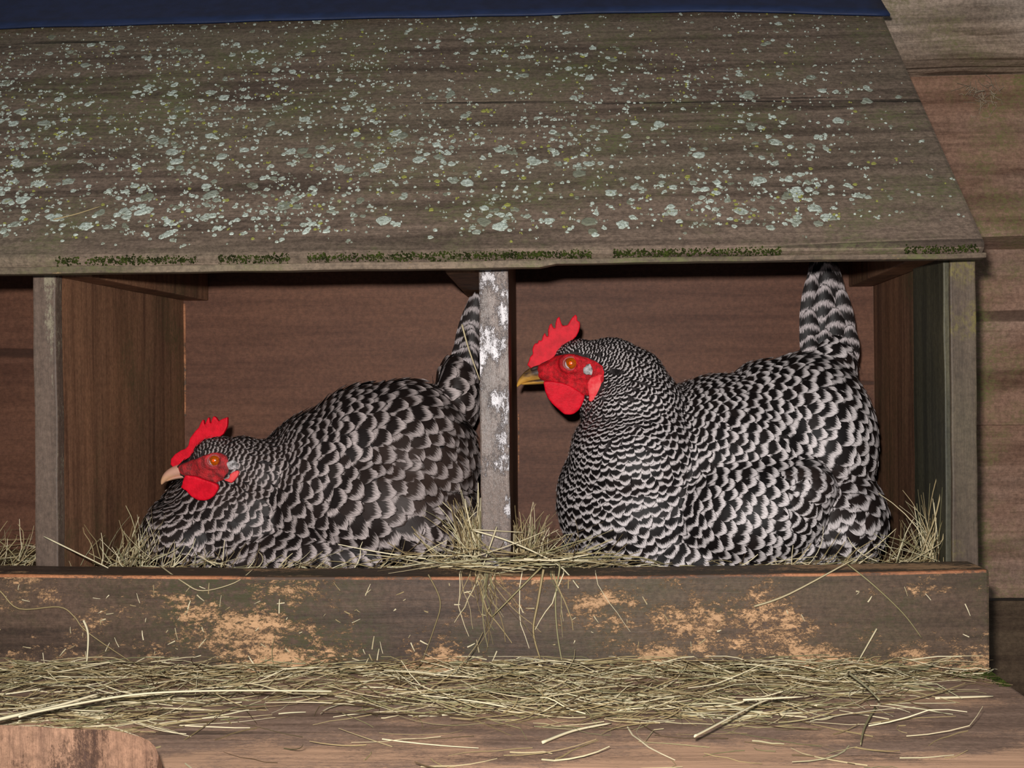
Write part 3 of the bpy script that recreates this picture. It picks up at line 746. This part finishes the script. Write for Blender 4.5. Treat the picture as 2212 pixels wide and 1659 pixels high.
hen_l = dict(seed=11, base=(680, 1200), label='dark ruffled barred hen crouching low with lowered head in the left-hand compartment', feather=m_fea2,
    blobs=[(428, 1150, .110, 112, 96, .064), (525, 1105, .125, 168, 126, .074), (742, 1056, .140, 200, 182, .090), (800, 1000, .145, 150, 170, .084), (872, 1005, .145, 150, 182, .085), (890, 1125, .135, 142, 118, .082),
           (650, 1185, .135, 325, 84, .088), (640, 1055, .120, 80, 82, .055), (575, 1022, .098, 80, 72, .046), (520, 1003, .086, 66, 60, .036), (468, 992, .076, 52, 50, .0240), (417, 1013, .076, 36, 25, .0130), (465, 1030, .076, 44, 30, .0185),
           (985, 850, .170, 42, 80, .032), (790, 1090, .075, 150, 95, .030, 8)],
    face=c4([(420, 870), (500, 830), (580, 800), (660, 770), (720, 755), (800, 720), (950, 680), (1100, 680), (1180, 705), (1210, 790), (1230, 900), (1200, 990), (1150, 1085), (1000, 1150), (850, 1100), (700, 1070), (560, 1050), (470, 1000), (420, 930)]),
    guides=[(430, 950, .8, -.4, 3.4, 1.0, .3, .3), (480, 942, .9, .0, 3.8, 1.0, .25, .3), (540, 960, .95, .2, 4.4, 1.1, .2, .3), (600, 960, .95, .1, 5.2, 1.1, .2, .3), (530, 1030, .9, .4, 4.8, 1.1, .3, .4), (600, 1030, .9, .35, 5.8, 1.2, .2, .35), (500, 1060, .85, .5, 5.4, 1.2, .3, .35),
            (370, 1090, .4, .9, 6.0, 1.6, .1, .3), (420, 1110, .75, .65, 7.4, 2.0, .05, .25), (330, 1150, .1, 1, 6.4, 1.5, .12, .3), (400, 1170, .55, .83, 7.8, 1.9, .08, .3), (500, 1130, .8, .6, 7.6, 1.7, .05, .3), (500, 1200, .7, .7, 8.0, 1.5, .1, .4),
            (680, 930, .95, .2, 8.0, 1.35, .05, .2), (750, 880, .95, .0, 8.8, 1.3, .05, .2), (700, 1010, .9, .4, 8.6, 1.45, .08, .3), (840, 840, .97, -.1, 10, 1.3, .06, .2), (800, 930, .92, .3, 10, 1.45, .06, .3), (940, 820, .95, .0, 11, 1.3, .1, .3), (900, 900, .9, .4, 11, 1.4, .15, .5),
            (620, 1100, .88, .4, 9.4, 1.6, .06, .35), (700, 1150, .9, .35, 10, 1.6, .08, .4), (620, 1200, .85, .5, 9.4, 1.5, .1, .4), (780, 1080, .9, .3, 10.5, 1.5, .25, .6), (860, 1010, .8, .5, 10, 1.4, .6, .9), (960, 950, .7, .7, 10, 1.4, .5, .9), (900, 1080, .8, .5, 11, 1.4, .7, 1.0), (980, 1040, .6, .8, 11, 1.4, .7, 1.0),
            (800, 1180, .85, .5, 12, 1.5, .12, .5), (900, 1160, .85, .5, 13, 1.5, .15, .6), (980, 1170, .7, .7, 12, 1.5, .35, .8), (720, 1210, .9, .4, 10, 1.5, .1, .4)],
    quills={'wing_feather': [(800, 1110, .04, .9, .35, 50, 19, 13, .1, 0), (840, 1130, .04, .9, .4, 50, 20, 13, .15, 0), (860, 1165, .04, .88, .45, 46, 20, 13, .1, 0), (800, 1160, .04, .92, .3, 46, 19, 12, .05, 0), (880, 1100, .05, .92, .3, 44, 18, 13, .3, 0)],
            'tail_feather': [(985, 850, .19, .20, -1, 92, 22, 13, .35, .05), (1000, 850, .185, .14, -1, 96, 22, 13, .3, .03), (975, 845, .178, .30, -1, 66, 20, 13, .2, .0), (995, 850, .172, .2, -1, 62, 20, 12, .25, -.03), (970, 850, .165, .36, -1, 46, 18, 12, .15, -.04), (1000, 860, .16, .16, -1, 50, 20, 12, .2, -.05)]},
    headY=.076, eye=(463, 995, 11), mface=m_face2, mbeak=m_beak2,
    comb=c4([(345, 850), (352, 770), (410, 700), (500, 640), (570, 615), (610, 570), (635, 460), (675, 405), (720, 345), (765, 300), (800, 220), (825, 180), (842, 195), (850, 290), (872, 220), (905, 148), (922, 155), (936, 275), (960, 180), (985, 130), (1020, 145), (1060, 205), (1110, 175), (1195, 142), (1196, 210), (1190, 280), (1165, 335), (1130, 400), (1020, 480), (910, 550), (830, 640), (760, 740), (710, 820), (640, 900), (560, 920), (430, 915), (380, 890)]),
    wattle=c4([(560, 1010), (700, 1020), (830, 1070), (1000, 1130), (1045, 1155), (1052, 1210), (985, 1320), (920, 1370), (850, 1395), (740, 1392), (670, 1355), (600, 1290), (560, 1240), (490, 1195), (510, 1150), (530, 1080)]),
    lobe=c4([(1235, 990), (1290, 955), (1345, 935), (1375, 965), (1350, 1020), (1300, 1090), (1255, 1128), (1140, 1085), (1150, 1070), (1220, 1060)]),
    tuft=(503, 1005, 13),
    beak_up=[(405, 1013, 14, .0085), (390, 1015, 14, .0078), (375, 1020, 13, .0066), (362, 1027, 10.5, .0052), (354, 1036, 7, .0036), (350, 1043, 3.5, .0018), (349, 1047, 1.0, .0006)],
    beak_low=[(405, 1028, 5, .0072), (392, 1029, 5, .0062), (376, 1032, 4, .0046), (364, 1037, 2.5, .003), (359, 1040, 1, .001)],
    nostril=(392, 1006, 6), nosY=.0066, watY=.0265)
make_hen(hen_l)

# ================================================================== HAY
def strand_pts(p, az, el, L, bend=.25, n=5, sag=None):
    d = Vector((math.cos(az) * math.cos(el), math.sin(az) * math.cos(el), math.sin(el))); pts = [p.copy()]
    b = Vector((random.gauss(0, 1), random.gauss(0, 1), random.gauss(0, .5))) * bend
    kink = random.randint(1, n - 1) if rnd(0, 1) < .35 else -1
    for i in range(n):
        d = (d + b / n).normalized()
        if i == kink: d = (d + Vector((random.gauss(0, .4), random.gauss(0, .4), random.gauss(0, .2)))).normalized()
        pts.append(pts[-1] + d * (L / n))
    return pts
def put(s, pts, w, tone=None, green=None, flat=.45):
    n = len(pts); rad = [w * (1 - .45 * (i / (n - 1)) ** 2) for i in range(n)]
    v, f = tube(pts, rad, 4, flat); b = len(s.v)
    s.v += v; s.f += [tuple(i + b for i in x) for x in f]
    t = rnd(0, 1) ** 1.2 if tone is None else tone; g = rnd(0, 1) if green is None else green
    s.t += [t] * len(v); s.g += [g] * len(v)
def clampz(pts, z): return [Vector((p.x, p.y, max(p.z, z + rnd(.0004, .0015)))) for p in pts]

# --- on the shelf
hs = Soup(); made = 0
def shelf_depth(px):                      # photo row down to which the hay lies thick
    pts = [(-400, 1600), (0, 1580), (350, 1575), (620, 1520), (800, 1530), (1000, 1560), (1300, 1575), (1700, 1570), (1900, 1530), (2060, 1480), (2140, 1455)]
    for (a, b), (c, d) in zip(pts, pts[1:]):
        if a <= px <= c: return b + (d - b) * (px - a) / (c - a)
    return 1450
while made < 3000:
    px, py = rnd(-380, 2120), rnd(1425, 1670)
    lim = shelf_depth(px)
    dn = 1.0 if py < lim - 40 else max(.035, (lim + 15 - py) / 55)
    if px > 1950: dn *= .5
    dn *= .35 + 1.1 * max(0, .5 + noise.noise(Vector((px * .006, py * .02, 5))))
    if 380 < px < 950: dn *= .75
    if rnd(0, 1) > dn: continue
    p = Wz(px, py, SH + .001)
    if p.y > -.048: p.y = -.048 - rnd(0, .012)
    th = .011 * max(0.05, min(1, (lim + 20 - py) / 110))
    p.z = SH + .001 + rnd(0, 1) ** 1.5 * th
    az = random.gauss(0, .55) + (math.pi if rnd(0, 1) < .5 else 0)
    L = rnd(.012, .065) * (1.5 if rnd(0, 1) < .12 else 1)
    pts = strand_pts(p, az, random.gauss(0, .10), L, .55)
    pts = clampz(pts, SH)
    pts = [Vector((q.x, min(q.y, -.0465), q.z)) for q in pts]
    if max(q.x for q in pts) > .32: continue
    put(hs, [Vector((q.x, q.y, min(q.z, SH + .013))) for q in pts] if rnd(0, 1) < .93 else pts, rnd(.00014, .00046)); made += 1
tag(hs.build('hay_litter', m_hay), 'loose dry hay strewn along the landing shelf below the front board', 'hay', kind='stuff')

# --- beds in the compartments
def bed(x0, x1, count, label, tufts):
    s = Soup(); FZ = ZC - .222
    for _ in range(count):
        p = Vector((rnd(x0 + .004, x1 - .004), rnd(.004, .27), FZ + .055 + rnd(0, .024)))
        if rnd(0, 1) < .45: p.y = rnd(.002, .05)
        pts = strand_pts(p, rnd(0, 6.28), random.gauss(.05, .18), rnd(.02, .06), .4)
        pts = [Vector((min(max(q.x, x0 + .001), x1 - .001), min(max(q.y, .0015), .278), q.z)) for q in pts]
        put(s, pts, rnd(.00016, .00048))
    for (px, py, Y, spx, spy, k, az, el, le) in tufts:
        for _ in range(k):
            p = W(random.gauss(px, spx), py + abs(random.gauss(0, spy)), Y + random.gauss(0, .012))
            p.y = max(.003, p.y)
            a_ = R(random.gauss(az, 28)); e_ = R(random.gauss(el, 20))
            pts = strand_pts(p, a_ if rnd(0, 1) < .8 else rnd(0, 6.28), e_, rnd(.4, 1) * le, .5)
            pts = [Vector((min(max(q.x, x0 + .001), x1 - .001), min(max(q.y, .0015), .278), q.z)) for q in pts]
            put(s, pts, rnd(.00016, .00048))
    # packed base under the strands
    b = len(s.v); n = 14
    for i in range(n + 1):
        for j in range(n + 1):
            s.v.append(Vector((x0 + .002 + (x1 - x0 - .004) * i / n, .002 + .274 * j / n, FZ + .058 + .008 * noise.noise(Vector((i * .6, j * .6, x0))))))
            s.t.append(.15); s.g.append(.2)
    for i in range(n):
        for j in range(n):
            q = b + i * (n + 1) + j; s.f.append((q, q + n + 1, q + n + 2, q + 1))
    return tag(s.build('hay_bed', m_hay), label, 'hay', kind='stuff')
bed(-.759, -.413, 300, 'hay bedding in the cut-off compartment at the left edge', [(20, 1205, .03, 40, 20, 70, 60, 40, .045)])
bed(-.3915, -.060, 420, 'hay bedding around the crouching hen in the left compartment',
    [(275, 1212, .035, 34, 20, 75, 60, 55, .050), (330, 1205, .03, 20, 20, 22, 80, 50, .045), (1020, 1180, .02, 14, 40, 190, 95, 72, .055), (970, 1212, .02, 36, 12, 50, 30, 30, .045),
     (420, 1222, .008, 60, 6, 34, 60, 40, .026), (700, 1226, .006, 180, 5, 60, 20, 18, .026)])
bed(-.035, .298, 420, 'hay bedding around the upright hen in the right compartment',
    [(1140, 1200, .025, 18, 26, 95, 80, 58, .050), (1220, 1214, .012, 45, 10, 90, 10, 20, .040), (1780, 1220, .012, 60, 5, 50, 5, 8, .045), (1960, 1210, .03, 45, 8, 90, 40, 22, .055),
     (2012, 1200, .03, 12, 16, 34, 70, 66, .065)])

# --- clump spilling over the front board by the middle post
sp = Soup()
for _ in range(75):
    px = random.gauss(1090, 90); p = W(px, 1222 + rnd(-14, 4), -.02)
    p.z = ZC - .1405 + rnd(0, .012)
    pts = strand_pts(p, random.gauss(0, .5) + (math.pi if rnd(0, 1) < .5 else 0), random.gauss(.05, .15), rnd(.03, .075), .3)
    pts = [Vector((q.x, min(max(q.y, -.05), -.003), max(q.z, ZC - .1425 + .0008))) for q in pts]
    put(sp, pts, rnd(.0002, .00055))
for _ in range(34):
    px = random.gauss(1040, 20) if rnd(0, 1) < .75 else random.gauss(1160, 60)
    p = W(px, 1232, -.046); p.y = -.0475 - rnd(0, .003); p.z = ZC - .140
    L = rnd(.01, .065); n = 6; pts = [Vector((p.x, p.y + .008, p.z + .001)), p]; dx = random.gauss(0, .28)
    for i in range(n):
        dx += random.gauss(0, .22); q = pts[-1] + Vector((dx, rnd(-.06, .03), -1)).normalized() * L / n
        q.y = min(q.y, -.0468); pts.append(q)
    put(sp, pts, rnd(.0002, .0005), rnd(0, 1) ** 2)
tag(sp.build('hay_spill', m_hay), 'clump of hay spilling over the front board below the middle post', 'hay', kind='stuff')
# --- chaff clinging to the front board
ch = Soup()
for _ in range(170):
    px, py = rnd(0, 2100), rnd(1262, 1440)
    if px > 1250 and rnd(0, 1) < .6: continue
    p = W(px, py, -.0466); a = rnd(0, 6.28); L = rnd(.002, .011)
    d = Vector((math.cos(a) * .6, 0, math.sin(a))) * L
    put(ch, [p, p + d * .5 + Vector((0, -.0006, 0)), p + d], rnd(.0002, .0005), rnd(.5, 1), .1)
tag(ch.build('hay_chaff', m_hay), 'short bits of chaff clinging to the front board', 'chaff', kind='stuff')

# --- single stalks one can pick out
def smoothpts(P, n=5):
    out = []
    for i in range(len(P) - 1):
        p0, p1, p2, p3 = P[max(i - 1, 0)], P[i], P[i + 1], P[min(i + 2, len(P) - 1)]
        for k in range(n):
            t = k / n
            out.append(.5 * ((2 * p1) + (p2 - p0) * t + (2 * p0 - 5 * p1 + 4 * p2 - p3) * t * t + (3 * p1 - p0 - 3 * p2 + p3) * t ** 3))
    out.append(P[-1]); return out
def stalk(pts, w, label, tone=.75, green=.1, on='board', Y=-.0485, lift=0.0):
    P = []
    for a in pts:
        if on == 'board': P.append(W(a[0], a[1], a[2] if len(a) > 2 else Y))
        elif on == 'shelf': q = Wz(a[0], a[1], SH + .012 + lift); P.append(q)
        else: P.append(on(a))
    s = Soup(); put(s, smoothpts(P), w, tone, green, .7)
    return tag(s.build('hay_stalk', m_hay, None, True), label, 'hay stalk', 'single hay stalks')
stalk([(-60, 1572), (0, 1553), (110, 1528), (214, 1498)], .0013, 'thick yellow straw at the left edge just above the pale board end', 1, 0, 'shelf', lift=.006)
stalk([(40, 1548), (101, 1533), (285, 1501), (468, 1492), (716, 1493)], .0009, 'very long thin straw lying across the left shelf hay', .95, 0, 'shelf', lift=.008)
stalk([(95, 1159, -.004), (234, 1227, -.012)], .0007, 'straight pale straw leaning across the foot of the left post', .95, .1)
stalk([(342, 1219, -.02), (395, 1257), (437, 1276), (506, 1259), (547, 1229, -.03)], .0006, 'looped stalk hanging like a smile below the crouching hen', .7)
stalk([(1629, 1310), (1705, 1283), (1846, 1207, -.047)], .0009, 'stout bent straw slanting down the right half of the front board', .7, .1)
stalk([(1830, 1218, -.04), (1885, 1262), (1951, 1325), (1991, 1378)], .0006, 'long grey-green stalk trailing down the right end of the front board', .45, .9)
stalk([(1894, 1358), (1848, 1439)], .0007, 'short straight straw leaning on the board above the right shelf hay', .8)
stalk([(1195, 1214, -.03), (1209, 1223), (1200, 1289), (1204, 1369), (1218, 1454, -.052), (1220, 1498, -.075)], .0007, 'long green stalk hanging from the board top down to the shelf', .6, 1)
stalk([(1174, 1230), (1162, 1300), (1152, 1364), (1167, 1424)], .0010, 'broad folded blade hanging down right of the middle post', .55, .2)
stalk([(1171, 1223, -.045), (1062, 1333, -.056)], .0008, 'straight stalk slanting down to the left below the middle post', .4, .8)
stalk([(925, 1241), (951, 1300), (936, 1362), (906, 1443)], .0006, 'thin bowed stalk hanging left of the spilling hay clump', .3, .7)
stalk([(1017, 1144, -.006), (1105, 1171, -.012), (1204, 1219, -.03), (1250, 1270, -.052)], .0008, 'long golden straw crossing the foot of the middle post', .95, 0)
stalk([(1073, 1138, -.008), (1042, 1226, -.02)], .0008, 'short tan straw standing against the foot of the middle post', .8, 0)
stalk([(1016, 1144, -.010), (1060, 1146, -.010), (1130, 1150, -.004)], .0006, 'thin level straw across the middle post above the hay', .8, 0)
stalk([(998, 701, .03), (1012, 752, .03), (1037, 822, .03)], .0008, 'single golden straw standing beside the crouching hen\'s tail', .7, 0)
stalk([(-30, 1262), (0, 1277), (41, 1315), (127, 1311), (160, 1332), (180, 1358), (230, 1395), (310, 1447, -.055)], .0006, 'long wandering stalk along the left end of the front board', .5, .6)
stalk([(180, 1340), (190, 1371), (187, 1435, -.052)], .0010, 'short thick upright straw against the left of the front board', .9, 0)
stalk([(2044, 1000, .02), (2024, 1103, .02), (2002, 1167, .02), (1985, 1215, .02)], .0007, 'tall thin stalk standing up beside the right post', .6, .5)
stalk([(2030, 1010, .03), (2012, 1080, .03), (1998, 1190, .03)], .0005, 'tall darker stalk just left of the tallest one by the right post', .35, .6)
stalk([(1833, 1453), (1870, 1482), (1899, 1512)], .0011, 'broad yellow-green blade slanting over the right shelf hay', .8, 1, 'shelf', lift=.006)
stalk([(1891, 1528), (1868, 1570), (1859, 1608)], .0008, 'curved green stalk poking towards the viewer on the right shelf', .6, 1, 'shelf', lift=-.006)
stalk([(2020, 1508), (2145, 1504)], .0010, 'pale straw lying alone at the right end of the shelf', .9, .3, 'shelf', lift=-.010)
stalk([(1500, 1590), (1517, 1582), (1639, 1519), (1690, 1505)], .0008, 'long grey stalk lying diagonally over the right shelf hay', 1, .2, 'shelf', lift=.002)
stalk([(1171, 1604), (1240, 1578), (1320, 1562)], .0010, 'broad pale straw lying in front of the middle shelf hay', .9, .2, 'shelf', lift=-.009)
stalk([(1605, 1512), (1735, 1505)], .0008, 'short bright straw lying flat in the right shelf hay', 1, .1, 'shelf', lift=.004)
stalk([(115, 474), (165, 462), (215, 446)], .0007, 'lone tan straw lying on the roof at the left', .45, 0, lambda a: next(roofpt(0, 0) + (CAM - CAM) for _ in (0,)) if False else (lambda d: CAM + d * ((roofpt(0, 0, .0018) - CAM).dot(rn) / d.dot(rn)))(ray(*a)))
